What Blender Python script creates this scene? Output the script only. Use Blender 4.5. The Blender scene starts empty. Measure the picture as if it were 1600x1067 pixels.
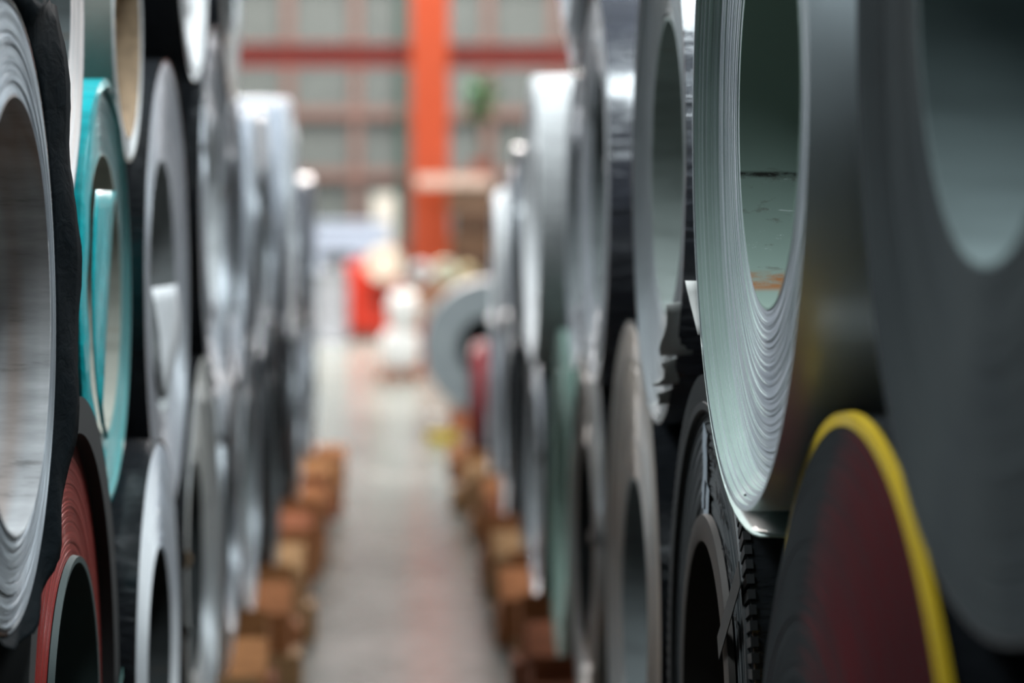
import bpy, bmesh, math, random
from math import pi, sin, cos, sqrt, atan2, radians
from mathutils import Vector, Matrix

C = bpy.context.scene.collection
SC = bpy.context.scene

# ------------------------------------------------------------------ camera
F = 3780.0
cam = bpy.data.cameras.new('camera'); cam_o = bpy.data.objects.new('camera', cam); C.objects.link(cam_o)
cam.sensor_width = 36; cam.lens = F * 36 / 1600
cam_o.location = (0, 0, 1.6)
yaw = math.atan(168 / F); pitch = math.atan(192 / F)
cam_o.rotation_euler = (pi / 2 - pitch, 0, -yaw)
cam.clip_start = .05
cam.dof.use_dof = True; cam.dof.focus_distance = 3.25; cam.dof.aperture_fstop = 2.2
SC.camera = cam_o; SC.cycles.diffuse_bounces = 1; SC.cycles.glossy_bounces = 2
SC.view_settings.view_transform = 'Standard'; SC.view_settings.look = 'None'
SC.view_settings.exposure = 0.0; SC.view_settings.gamma = 1; SC.view_settings.use_curve_mapping = False

# ------------------------------------------------------------------ world and lights
w = bpy.data.worlds.new('world'); SC.world = w; w.use_nodes = True
w.node_tree.nodes['Background'].inputs[0].default_value = (.30, .42, .46, 1)
w.node_tree.nodes['Background'].inputs[1].default_value = .05

def area(name, loc, sx, sy, power, col, rot=(0, 0, 0)):
    l = bpy.data.lights.new(name, 'AREA'); l.shape = 'RECTANGLE'; l.size = sx; l.size_y = sy
    l.energy = power; l.color = col
    o = bpy.data.objects.new(name, l); C.objects.link(o); o.location = loc; o.rotation_euler = rot
    return o
# skylights under the roof: the aisle is dim near the lens, bright beyond the stacks
for sx, k1, k2 in ((-1, 1.25, 1.25), (1, .85, 1.35)):
    area('skylight_near', (sx * 4.6, 3.6, 8.6), 1.3, 3.2, 800 * k1, (.84, .95, 1))
    area('skylight_middle', (sx * 4.6, 10.2, 8.6), 1.3, 10.5, 1650 * k2, (.90, .96, 1))
area('fill_right', (1.6, 1.2, 8.6), 1.0, 3.0, 520, (.84, .95, 1))  # added fill lamp for the right coil tops and the gap between them
area('skylight_far', (0, 28.8, 8.6), 10.5, 10.5, 8800, (1, .95, .91))

# ------------------------------------------------------------------ node helpers
def new_mat(name):
    m = bpy.data.materials.new(name); m.use_nodes = True
    nt = m.node_tree
    return m, nt, nt.nodes['Principled BSDF']
def N(nt, t, **kw):
    n = nt.nodes.new(t)
    for k, v in kw.items():
        if k in n.inputs: n.inputs[k].default_value = v
        else: setattr(n, k, v)
    return n
def ramp(nt, fac, stops):
    r = nt.nodes.new('ShaderNodeValToRGB'); e = r.color_ramp.elements
    e[0].position = stops[0][0]; e[0].color = (*stops[0][1], 1)
    e[1].position = stops[-1][0]; e[1].color = (*stops[-1][1], 1)
    for p, c in stops[1:-1]:
        k = e.new(p); k.color = (*c, 1)
    nt.links.new(fac, r.inputs[0])
    return r.outputs[0]
def bump(nt, b, h, strength, dist=.002):
    n = nt.nodes.new('ShaderNodeBump'); n.inputs['Strength'].default_value = strength; n.inputs['Distance'].default_value = dist
    nt.links.new(h, n.inputs['Height']); nt.links.new(n.outputs[0], b.inputs['Normal'])
def mapped(nt, scale):
    tc = nt.nodes.new('ShaderNodeTexCoord'); mp = nt.nodes.new('ShaderNodeMapping')
    mp.inputs['Scale'].default_value = scale
    nt.links.new(tc.outputs['Object'], mp.inputs[0])
    return mp.outputs[0]
def mul(c, k): return tuple(min(1, a * k) for a in c)
def mix3(a, b, t): return tuple(x * (1 - t) + y * t for x, y in zip(a, b))

_cache = {}
ALB = .5                                       # the hall is photographed bright; its materials are fairly dark
def tone(c): return tuple(v * ALB for v in c)
def edge_mat(col, contrast=.35, rough=.42, metal=.7, freq=170, spec=.3):
    """stacked sheet edges: the tone changes from wrap to wrap with the radius"""
    key = ('edge', col, contrast, rough, metal, freq, spec)
    if key in _cache: return _cache[key]
    m, nt, b = new_mat('sheet_edges'); col = tone(col)
    tc = nt.nodes.new('ShaderNodeTexCoord'); sx = nt.nodes.new('ShaderNodeSeparateXYZ'); nt.links.new(tc.outputs['Object'], sx.inputs[0])
    cb = nt.nodes.new('ShaderNodeCombineXYZ'); nt.links.new(sx.outputs[1], cb.inputs[1]); nt.links.new(sx.outputs[2], cb.inputs[2])
    ln = N(nt, 'ShaderNodeVectorMath', operation='LENGTH'); nt.links.new(cb.outputs[0], ln.inputs[0])
    no = N(nt, 'ShaderNodeTexNoise', noise_dimensions='1D'); no.inputs['Scale'].default_value = freq; no.inputs['Detail'].default_value = 4
    no.inputs['Roughness'].default_value = .7
    nt.links.new(ln.outputs['Value'], no.inputs['W'])
    # slow dirt over the face
    n2 = N(nt, 'ShaderNodeTexNoise'); n2.inputs['Scale'].default_value = 7; n2.inputs['Detail'].default_value = 3
    nt.links.new(tc.outputs['Object'], n2.inputs['Vector'])
    c1 = ramp(nt, no.outputs[0], [(.28, mul(col, 1 - contrast)), (.5, col), (.72, mul(col, 1 + contrast))])
    c2 = ramp(nt, n2.outputs[0], [(.3, (.82, .82, .84)), (.7, (1.08, 1.06, 1.04))])
    mx = N(nt, 'ShaderNodeMix', data_type='RGBA', blend_type='MULTIPLY'); mx.inputs[0].default_value = 1
    nt.links.new(c1, mx.inputs[6]); nt.links.new(c2, mx.inputs[7])
    nt.links.new(mx.outputs[2], b.inputs['Base Color'])
    b.inputs['Metallic'].default_value = metal; b.inputs['Roughness'].default_value = rough; b.inputs['Specular IOR Level'].default_value = spec
    _cache[key] = m
    return m
def paint_mat(col, rough=.35, coat=.2, metal=0., vary=.12, scale=6, spec=.3):
    key = ('paint', col, rough, coat, metal, vary, scale, spec)
    if key in _cache: return _cache[key]
    m, nt, b = new_mat('coated_sheet'); col = tone(col); b.inputs['Specular IOR Level'].default_value = spec
    n = N(nt, 'ShaderNodeTexNoise'); n.inputs['Scale'].default_value = scale; n.inputs['Detail'].default_value = 5
    nt.links.new(mapped(nt, (1, 1, 1)), n.inputs['Vector'])
    nt.links.new(ramp(nt, n.outputs[0], [(.3, mul(col, 1 - vary)), (.7, mul(col, 1 + vary))]), b.inputs['Base Color'])
    b.inputs['Roughness'].default_value = rough; b.inputs['Coat Weight'].default_value = coat; b.inputs['Metallic'].default_value = metal
    _cache[key] = m
    return m
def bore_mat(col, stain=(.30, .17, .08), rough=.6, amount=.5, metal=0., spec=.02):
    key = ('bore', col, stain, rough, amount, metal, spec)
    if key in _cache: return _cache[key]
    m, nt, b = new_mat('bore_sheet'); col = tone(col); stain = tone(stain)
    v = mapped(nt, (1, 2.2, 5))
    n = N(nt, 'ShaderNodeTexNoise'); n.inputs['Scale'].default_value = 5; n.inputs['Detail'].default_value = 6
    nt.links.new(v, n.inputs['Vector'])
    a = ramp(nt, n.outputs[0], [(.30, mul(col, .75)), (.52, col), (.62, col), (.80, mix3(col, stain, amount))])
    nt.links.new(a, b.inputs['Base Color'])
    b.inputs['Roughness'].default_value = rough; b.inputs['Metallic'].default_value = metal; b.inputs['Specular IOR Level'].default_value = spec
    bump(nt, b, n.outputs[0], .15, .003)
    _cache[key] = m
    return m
def film_mat(col, rough=.22, strength=.5, scale=9, stretch=(1.5, 5, 5), spec=.5):
    key = ('film', col, rough, strength, scale, stretch, spec)
    if key in _cache: return _cache[key]
    m, nt, b = new_mat('plastic_film'); col = tone(col)
    n = N(nt, 'ShaderNodeTexNoise'); n.inputs['Scale'].default_value = scale; n.inputs['Detail'].default_value = 5; n.inputs['Distortion'].default_value = .6
    nt.links.new(mapped(nt, stretch), n.inputs['Vector'])
    nt.links.new(ramp(nt, n.outputs[0], [(.3, mul(col, .8)), (.7, mul(col, 1.2))]), b.inputs['Base Color'])
    b.inputs['Roughness'].default_value = rough; b.inputs['Coat Weight'].default_value = .5 if spec > .3 else 0; b.inputs['Specular IOR Level'].default_value = spec; b.inputs['Coat Roughness'].default_value = .12
    bump(nt, b, n.outputs[0], strength, .012)
    _cache[key] = m
    return m
def wood_mat(col):
    key = ('wood', col)
    if key in _cache: return _cache[key]
    m, nt, b = new_mat('timber'); col = tone(col); b.inputs['Specular IOR Level'].default_value = .2
    n = N(nt, 'ShaderNodeTexNoise'); n.inputs['Scale'].default_value = 6; n.inputs['Detail'].default_value = 8; n.inputs['Distortion'].default_value = 1.2
    nt.links.new(mapped(nt, (1, 7, 7)), n.inputs['Vector'])
    nt.links.new(ramp(nt, n.outputs[0], [(.25, mul(col, .55)), (.5, col), (.78, mul(col, 1.35))]), b.inputs['Base Color'])
    b.inputs['Roughness'].default_value = .75
    bump(nt, b, n.outputs[0], .3, .004)
    _cache[key] = m
    return m
def plain(name, col, rough=.5, metal=0., vary=.10, scale=12):
    key = ('plain', name, col, rough, metal)
    if key in _cache: return _cache[key]
    m, nt, b = new_mat(name); col = tone(col); b.inputs['Specular IOR Level'].default_value = .25
    n = N(nt, 'ShaderNodeTexNoise'); n.inputs['Scale'].default_value = scale; n.inputs['Detail'].default_value = 4
    nt.links.new(mapped(nt, (1, 1, 1)), n.inputs['Vector'])
    nt.links.new(ramp(nt, n.outputs[0], [(.3, mul(col, 1 - vary)), (.7, mul(col, 1 + vary))]), b.inputs['Base Color'])
    b.inputs['Roughness'].default_value = rough; b.inputs['Metallic'].default_value = metal
    _cache[key] = m
    return m

# ------------------------------------------------------------------ object helpers
def empty(name, loc, rz=0, label=None, cat=None, group=None, kind=None):
    o = bpy.data.objects.new(name, None); C.objects.link(o); o.location = loc; o.rotation_euler = (0, 0, rz)
    o.empty_display_size = .1
    return tag(o, label, cat, group, kind)
def tag(o, label=None, cat=None, group=None, kind=None):
    if label: o['label'] = label
    if cat: o['category'] = cat
    if group: o['group'] = group
    if kind: o['kind'] = kind
    return o
def link(name, me, mats, parent=None, loc=(0, 0, 0), smooth=None):
    for m in (mats if isinstance(mats, (list, tuple)) else [mats]): me.materials.append(m)
    if smooth is not None:
        me.polygons.foreach_set('use_smooth', [True] * len(me.polygons))
        me.set_sharp_from_angle(angle=radians(smooth))
    o = bpy.data.objects.new(name, me); C.objects.link(o); o.location = loc
    if parent: o.parent = parent
    return o
def bm_obj(name, bm, mats, parent=None, loc=(0, 0, 0), smooth=None):
    me = bpy.data.meshes.new(name); bm.normal_update(); bm.to_mesh(me); bm.free()
    return link(name, me, mats, parent, loc, smooth)
def box(bm, x0, x1, y0, y1, z0, z1, bev=0.0):
    g = bmesh.ops.create_cube(bm, size=1)
    for v in g['verts']:
        v.co = Vector((x0 + (v.co.x + .5) * (x1 - x0), y0 + (v.co.y + .5) * (y1 - y0), z0 + (v.co.z + .5) * (z1 - z0)))
    if bev:
        es = list({e for v in g['verts'] for e in v.link_edges})
        bmesh.ops.bevel(bm, geom=es, offset=bev, segments=2, affect='EDGES', profile=.5)
def box_obj(name, x0, x1, y0, y1, z0, z1, mat, parent=None, bev=.006, loc=(0, 0, 0)):
    bm = bmesh.new(); box(bm, x0, x1, y0, y1, z0, z1, bev)
    return bm_obj(name, bm, mat, parent, loc)
def lathe(name, prof, segs, mats, parent, loc, mid=None, fx=None, fr=None, smooth=30, axis='X', a0=0., a1=2 * pi, dup_rings=True):
    """revolve prof [(x, r)] about the local X axis; mid gives a material slot for every profile segment"""
    full = abs(a1 - a0 - 2 * pi) < 1e-6
    n = segs if full else segs + 1
    verts = []; faces = []; mi = []
    for i, (x, r) in enumerate(prof):
        for k in range(n):
            t = a0 + (a1 - a0) * k / segs
            xx = x + (fx(i, t) if fx else 0); rr = r + (fr(i, t) if fr else 0)
            if axis == 'X': verts.append((xx, rr * cos(t), rr * sin(t)))
            elif axis == 'Y': verts.append((rr * cos(t), xx, rr * sin(t)))
            else: verts.append((rr * cos(t), rr * sin(t), xx))
    for i in range(len(prof) - 1):
        for k in range(segs):
            k2 = (k + 1) % n
            faces.append((i * n + k, i * n + k2, (i + 1) * n + k2, (i + 1) * n + k)); mi.append(mid[i] if mid else 0)
    me = bpy.data.meshes.new(name); me.from_pydata(verts, [], faces); me.update()
    o = link(name, me, mats, parent, loc, smooth)
    me.polygons.foreach_set('material_index', mi)
    return o
def strip(name, pts, nrm, width, thick, mat, parent, loc=(0, 0, 0)):
    """a flat ribbon along pts, `width` across, `thick` deep along nrm"""
    bm = bmesh.new(); rows = []
    nrm = Vector(nrm).normalized()
    P = [Vector(p) for p in pts]
    if len(P) < 2: return None
    for i, p in enumerate(P):
        d = (P[min(i + 1, len(P) - 1)] - P[max(i - 1, 0)]).normalized(); s = d.cross(nrm).normalized()
        rows.append([bm.verts.new(p + s * a * width / 2 + nrm * b * thick) for a, b in ((-1, 0), (1, 0), (1, 1), (-1, 1))])
    for a, b in zip(rows, rows[1:]):
        for k in range(4): bm.faces.new((a[k], a[(k + 1) % 4], b[(k + 1) % 4], b[k]))
    bm.faces.new(rows[0][::-1]); bm.faces.new(rows[-1])
    return bm_obj(name, bm, mat, parent, loc)
def sheet(name, grid, mat, parent, loc=(0, 0, 0), thick=.0012):
    """a thin crumpled sheet from a grid of points"""
    r = len(grid); c = len(grid[0])
    vs = [p for row in grid for p in row]
    fs = [(i * c + j, i * c + j + 1, (i + 1) * c + j + 1, (i + 1) * c + j) for i in range(r - 1) for j in range(c - 1)]
    me = bpy.data.meshes.new(name); me.from_pydata(vs, [], fs); me.update()
    o = link(name, me, mat, parent, loc, 60)
    md = o.modifiers.new('solid', 'SOLIDIFY'); md.thickness = thick
    return o

ORD = ['', 'first', 'second', 'third', 'fourth', 'fifth', 'sixth', 'seventh', 'eighth', 'ninth', 'tenth', 'eleventh', 'twelfth']

# ------------------------------------------------------------------ the coil
COILS = {}
def coil(key, side, D, z, wd, R, r, label, edge, paint, outer, bore, L=1.2, nw=None, shape=None, jit=.0015, wob=.0008,
         group=None, segs=None, bumpy=0., name='steel_coil', seed=0):
    """Origin at the coil's lowest point, in the plane of its face; local -X looks into the aisle.
    Parts: wound_sheet (every wrap a step of its own), outer_wrap, bore_lining."""
    rnd = random.Random(hash(key) % 1000 if False else sum(map(ord, key)) + seed)
    near = D < 5.5
    nw = nw or (72 if near else 22); segs = segs or (192 if near else 72)
    root = empty(name, (side * wd, D, z - R), 0 if side > 0 else pi, label, 'steel coil', group)
    if not near and not shape:
        q1, q2, q3 = rnd.uniform(-.03, .02), rnd.uniform(0, 6), rnd.uniform(.004, .010)
        shape = lambda t: q1 * t * t + q3 * sin(q2 + 7 * t); jit = max(jit, .004); wob = .002; nw = nw or 16
    prof = []; mid = []; ph = []
    xs = []
    for i in range(nw):
        t = (i + .5) / nw
        x = (shape(t) if shape else 0) + rnd.uniform(-jit, jit); xs.append(x)
        r0 = r + (R - r) * i / nw; r1 = r + (R - r) * (i + 1) / nw
        prof += [(x, r0), (x, r1)]; p = rnd.uniform(0, 2 * pi); ph += [p, p]
        mid += [0, 1]
    mid = mid[:-1]
    fx = lambda i, t: wob * sin(t + ph[i]) + wob * .6 * sin(2 * t + 2.3 * ph[i])
    lathe('wound_sheet', prof, segs, [edge, paint], root, (0, 0, R), mid, fx)
    xr = xs[-1]; x0 = xs[0]
    fr = (lambda i, t: bumpy * (sin(3 * t + i) * .4 + sin(7 * t + 1.7 * i) * .35 + sin(13 * t + 2.9 * i) * .25)) if bumpy else None
    k = 9 if bumpy else 2
    op = [(xr - .001, R - .004), (xr - .001, R + .001)] + [(xr + (L - xr) * j / k, R + .001) for j in range(1, k + 1)] + [(L, r + .01)]
    lathe('outer_wrap', op, segs, outer, root, (0, 0, R), None, None, fr)
    lathe('bore_lining', [(x0 - .001, r + .003), (x0 - .001, r), (L * .33, r), (L * .66, r), (L, r), (L, r + .01)], segs, bore, root, (0, 0, R))
    COILS[key] = dict(root=root, side=side, D=D, z=z, w=wd, R=R, r=r, L=L, xr=xr)
    return root
def on_face(key, dD, dz, out=.004):
    """local point (root frame) on the face of coil `key`, dD metres further from the lens than its axis, dz above it"""
    c = COILS[key]
    return (-out, dD * (1 if c['side'] > 0 else -1), c['R'] + dz)
def rest(D, R, lower):
    return max(z1 + sqrt(max(0, (R + R1 + .012) ** 2 - (D - D1) ** 2)) for D1, z1, R1 in lower if abs(D - D1) < R + R1)

# ================================================================== setting
def floor_mat():
    m, nt, b = new_mat('worn_concrete')
    n1 = N(nt, 'ShaderNodeTexNoise'); n1.inputs['Scale'].default_value = 1.3; n1.inputs['Detail'].default_value = 6
    nt.links.new(mapped(nt, (1.6, .8, 1)), n1.inputs['Vector'])
    n2 = N(nt, 'ShaderNodeTexNoise'); n2.inputs['Scale'].default_value = 9; n2.inputs['Detail'].default_value = 8
    nt.links.new(mapped(nt, (1, 1, 1)), n2.inputs['Vector'])
    a = ramp(nt, n1.outputs[0], [(.3, (.100, .114, .102)), (.5, (.142, .152, .136)), (.7, (.192, .190, .170))])
    c = ramp(nt, n2.outputs[0], [(.3, (.8, .8, .8)), (.7, (1.1, 1.1, 1.1))])
    mx = N(nt, 'ShaderNodeMix', data_type='RGBA', blend_type='MULTIPLY'); mx.inputs[0].default_value = 1
    nt.links.new(a, mx.inputs[6]); nt.links.new(c, mx.inputs[7]); nt.links.new(mx.outputs[2], b.inputs['Base Color'])
    rr = N(nt, 'ShaderNodeMapRange'); rr.inputs['To Min'].default_value = .17; rr.inputs['To Max'].default_value = .25; b.inputs['Specular IOR Level'].default_value = .10
    nt.links.new(n1.outputs[0], rr.inputs[0]); nt.links.new(rr.outputs[0], b.inputs['Roughness'])
    bump(nt, b, n2.outputs[0], .02, .002)
    return m
FM = floor_mat()
HX = 6.0; Y0 = -5.0; Y1 = 36.6
bed = plain('joint_filler', (.05, .055, .05), .9)
flo = box_obj('floor', -HX, HX, Y0, Y1 + .4, -.3, -.012, bed, bev=0); tag(flo, kind='structure')
ys = [-5.0, 2.4, 6.7, 11.0, 15.3, 19.6, 23.9, 28.2, 32.5, 36.9]; xsl = [-6, -2.1, 2.1, 6]
for a, b_ in zip(ys, ys[1:]):
    for c, d in zip(xsl, xsl[1:]):
        box_obj('slab', c + .006, d - .006, a + .006, b_ - .006, -.02, 0, FM, flo, bev=.003)

hall = plain('hall_cladding', (.30, .33, .33), .6)
for nm, x0, x1 in (('wall_west', -HX - .2, -HX), ('wall_east', HX, HX + .2)):
    o = box_obj(nm, x0, x1, Y0, Y1, -.02, 9, hall, bev=0); tag(o, kind='structure')
for nm, x0, x1 in (('light_block_left', -1.94, -1.82), ('light_block_right', 1.82, 1.94)):       # added screens behind both rows, keeping light out of the bores
    o = box_obj(nm, x0, x1, Y0, 14.2, -.005, 3.3, plain('light_block', (.06, .07, .07), .8), bev=0); tag(o, kind='structure')
o = box_obj('wall_front', -HX, HX, Y0 - .2, Y0, -.02, 9, plain('wall_backing', (.12, .13, .13), .8), bev=0); tag(o, kind='structure')
o = box_obj('ceiling', -HX - .2, HX + .2, Y0, Y1 + .4, 9, 9.2, hall, bev=0); tag(o, kind='structure')
# back wall: steel studs and rails with grey-green cladding panels between them
wb = box_obj('wall_back', -HX, HX, Y1 + .2, Y1 + .4, -.02, 9, plain('wall_backing', (.12, .13, .13), .8), bev=0); tag(wb, kind='structure')
panel_m = plain('cladding_panel', (.122, .140, .134), .55, scale=3); rail_m = plain('primer_steel', (.165, .092, .075), .55)
colx = [-HX, -4.7, -3.7, -2.72, -1.73, -.72, .28, 1.27, 2.27, 3.3, 4.4, HX]
rowz = [0, 1.25, 2.26, 3.18, 4.15, 5.2, 6.3, 7.6, 9]
for a, b_ in zip(colx, colx[1:]):
    for c, d in zip(rowz, rowz[1:]):
        bm = bmesh.new(); n = 8; y = Y1 + .1
        for k in range(n):                                            # shallow ribs
            u0 = a + .05 + (b_ - a - .1) * k / n; u1 = a + .05 + (b_ - a - .1) * (k + 1) / n
            um = u0 + (u1 - u0) * .3
            vs = [bm.verts.new((x, yy, zz)) for zz in (c + .05, d - .05) for x, yy in ((u0, y), (um - .01, y), (um, y - .025), (u1 - .01, y - .025), (u1, y))]
            for j in range(4): bm.faces.new((vs[j], vs[j + 1], vs[j + 6], vs[j + 5]))
        bm_obj('panel', bm, panel_m, wb)
for x in colx[1:-1]: box_obj('stud', x - .075, x + .075, Y1 - .06, Y1 + .14, 0, 9, rail_m, wb, bev=.008)
for z in rowz[1:-1]: box_obj('rail', -HX, HX, Y1 - .10, Y1 - .061, z - .08, z + .08, rail_m, wb, bev=.008)

# orange H column and the red cross beam it carries
orange = paint_mat((.68, .092, .022), .45, .1, 0, .08); redp = paint_mat((.42, .040, .022), .45, .1, 0, .08)
CX, CY = .286, 27.0
col = empty('column', (CX, CY, 0), 0, kind='structure')
box_obj('flange', -.21, .21, -.17, -.145, .03, 9, orange, col, .004)
box_obj('flange', -.21, .21, .145, .17, .03, 9, orange, col, .004)
box_obj('web', -.012, .012, -.145, .145, .03, 9, orange, col, .002)
bp = box_obj('base_plate', -.30, .30, -.26, .26, 0, .03, orange, col, .004)
for sx in (-.25, .25):
    for sy in (-.2, .2):
        bm = bmesh.new(); bmesh.ops.create_cone(bm, cap_ends=True, segments=6, radius1=.025, radius2=.025, depth=.04)
        bm_obj('bolt', bm, plain('bolt_steel', (.25, .25, .25), .4, .8), bp, (sx, sy, .05))
bmz = 1.6 + 253 * 27 / F
beam = empty('cross_beam', (CX, CY, bmz), 0, kind='structure')
for x0, x1 in ((-HX - CX, -.212), (.212, HX - CX)):
    box_obj('top_flange', x0, x1, -.11, .11, .10, .12, redp, beam, .003)
    box_obj('bottom_flange', x0, x1, -.11, .11, -.12, -.10, redp, beam, .003)
    box_obj('web', x0, x1, -.03, -.015, -.10, .10, redp, beam, .002)
dp = empty('downpipe', (-.02, Y1 - .175, 0), 0, 'dark green downpipe running up the back wall behind the orange column', 'pipe')
lathe('pipe', [(0, .055), (0, .06), (8.9, .06), (8.9, .055)], 20, paint_mat((.03, .07, .055), .5), dp, (0, 0, 0), axis='Z')
for z in (1.25, 2.26, 3.18, 4.15): box_obj('bracket', -.08, .08, -.07, .068, z - .02, z + .02, rail_m, dp, .004)

# ================================================================== coil materials
grey = (.34, .36, .37); lt = (.62, .65, .68); dk = (.10, .105, .11)
E_dark = edge_mat((.06, .065, .07), .30, .4, .5)
E_grey = edge_mat((.55, .57, .58), .4, .36, .7)
E_light = edge_mat((1.15, 1.17, 1.20), .35, .32, .7, 60)
E_white = edge_mat((1.25, 1.26, 1.26), .12, .5, .1)
E_bright = edge_mat((1.25, 1.29, 1.36), .5, .28, .8, 60)
E_warm = edge_mat((.78, .66, .54), .35, .32, .8)
E_red = edge_mat((.20, .045, .04), .5, .45, .3, 240)
E_pink = edge_mat((1.3, 1.1, 1.02), .18, .5, .1)
P_steel = paint_mat((.80, .84, .88), .32, 0, .8); P_dark = paint_mat((.09, .10, .105), .4, 0, .5)
P_green = paint_mat((.42, .52, .47), .40, .15); P_red = paint_mat((.24, .022, .025), .38, .2)
P_white = paint_mat((1.2, 1.2, 1.2), .45, .1); P_teal = paint_mat((.0, .36, .38), .22, .6)
P_yellow = paint_mat((.74, .50, .015), .4, .2); P_mint = paint_mat((.30, .47, .40), .4, .15)
F_black = film_mat((.012, .014, .017), .24, .5); F_blue = film_mat((.06, .063, .078), .25, 1.0, 5, (1.5, 6, 6))
F_silver = film_mat((.34, .37, .42), .42, .8, spec=.28); F_white = film_mat((.66, .67, .67), .5, .5, spec=.28)
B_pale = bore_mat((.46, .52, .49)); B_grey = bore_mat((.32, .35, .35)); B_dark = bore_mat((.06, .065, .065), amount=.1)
B_white = bore_mat((1.0, 1.02, 1.03), (.35, .24, .16), .5, .5); B_green = bore_mat((.38, .48, .42), (.36, .18, .07), .45, .6)
B_cream = bore_mat((.52, .53, .46), (.30, .20, .12), .5, .5)
paper = plain('paper', (.70, .70, .67), .8); kraft = plain('kraft_paper', (.42, .29, .18), .85, 0, .25, 30)
strap_m = plain('strap_steel', (.07, .075, .075), .45, .6)

RW, LW = .45, .5
WJ = dict(zip('abcdefghijk', (0, 0, 0, .0, .03, .0, .04, -.015, .05, -.01, 0)))       # how far each coil stands back from its row
def streaked_bore(col, brown, dark):
    '''sheet seen inside an eye: bands across the axis, streaks along it'''
    m, nt, b = new_mat('streaked_bore')
    n1 = N(nt, 'ShaderNodeTexNoise'); n1.inputs['Scale'].default_value = 2.2; n1.inputs['Detail'].default_value = 2
    nt.links.new(mapped(nt, (5, .4, .4)), n1.inputs['Vector'])
    n2 = N(nt, 'ShaderNodeTexNoise'); n2.inputs['Scale'].default_value = 4; n2.inputs['Detail'].default_value = 8; n2.inputs['Roughness'].default_value = .65
    nt.links.new(mapped(nt, (1.2, 2.5, 9)), n2.inputs['Vector'])
    c1 = ramp(nt, n1.outputs[0], [(.38, tone(col)), (.50, tone(mix3(col, brown, .8))), (.58, tone(mul(col, .8))), (.66, tone(col))])  # brown bands paint in the sheet's wavy reflections
    c2 = ramp(nt, n2.outputs[0], [(.28, dark), (.42, (.78, .78, .78)), (.6, (1, 1, 1)), (.74, (1.2, 1.2, 1.2))])
    mx = N(nt, 'ShaderNodeMix', data_type='RGBA', blend_type='MULTIPLY'); mx.inputs[0].default_value = 1
    nt.links.new(c1, mx.inputs[6]); nt.links.new(c2, mx.inputs[7]); nt.links.new(mx.outputs[2], b.inputs['Base Color'])
    b.inputs['Roughness'].default_value = .55; b.inputs['Specular IOR Level'].default_value = .05
    return m
def scratched_bore():
    '''pale green coating with a rust smear low down, a scuffed line and scratches with painted glints'''
    m, nt, b = new_mat('scratched_bore'); L = nt.links
    tc = nt.nodes.new('ShaderNodeTexCoord'); sx = nt.nodes.new('ShaderNodeSeparateXYZ'); L.new(tc.outputs['Object'], sx.inputs[0])
    def band(z0, z1, soft):
        r = nt.nodes.new('ShaderNodeValToRGB'); e = r.color_ramp.elements
        mr = N(nt, 'ShaderNodeMapRange'); mr.inputs['From Min'].default_value = -.26; mr.inputs['From Max'].default_value = .26
        L.new(sx.outputs[2], mr.inputs[0]); f = lambda z: (z + .26) / .52
        e[0].position = f(z0 - soft); e[0].color = (0, 0, 0, 1); e[1].position = f(z0); e[1].color = (1, 1, 1, 1)
        k = e.new(f(z1)); k.color = (1, 1, 1, 1); k = e.new(f(z1 + soft)); k.color = (0, 0, 0, 1)
        L.new(mr.outputs[0], r.inputs[0]); return r.outputs[0]
    def noise(scale, vec, lo, hi):
        n = N(nt, 'ShaderNodeTexNoise'); n.inputs['Scale'].default_value = scale; n.inputs['Detail'].default_value = 7; n.inputs['Roughness'].default_value = .7
        L.new(mapped(nt, vec), n.inputs['Vector'])
        return ramp(nt, n.outputs[0], [(lo, (0, 0, 0)), (hi, (1, 1, 1))])
    def both(a, c):
        k = N(nt, 'ShaderNodeMath', operation='MULTIPLY'); L.new(a, k.inputs[0]); L.new(c, k.inputs[1]); return k.outputs[0]
    cur = tone((.36, .48, .42))
    prev = None
    for mask, colr in ((both(band(-.228, -.212, .006), noise(14, (1, 2, 2), .36, .56)), tone((.46, .22, .10))),
                       (both(band(-.20, -.09, .03), noise(9, (2, 6, 5), .60, .72)), tone((.20, .20, .17))),
                       (both(band(-.083, -.079, .003), noise(16, (1, 3, 3), .35, .5)), tone((.05, .05, .045))),
                       (both(band(-.125, -.085, .01), noise(22, (.6, 2, 7), .62, .70)), (.8, .85, .85)),  # whitish streaks here and below: scratches with their glint painted in
                       (both(band(-.18, -.155, .01), noise(26, (2, 5, 3), .62, .70)), (.7, .75, .75))):
        mx = N(nt, 'ShaderNodeMix', data_type='RGBA'); L.new(mask, mx.inputs[0])
        if prev is None: mx.inputs[6].default_value = (*cur, 1)
        else: L.new(prev, mx.inputs[6])
        mx.inputs[7].default_value = (*colr, 1); prev = mx.outputs[2]
    L.new(prev, b.inputs['Base Color']); b.inputs['Roughness'].default_value = .5; b.inputs['Specular IOR Level'].default_value = .05
    return m
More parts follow.
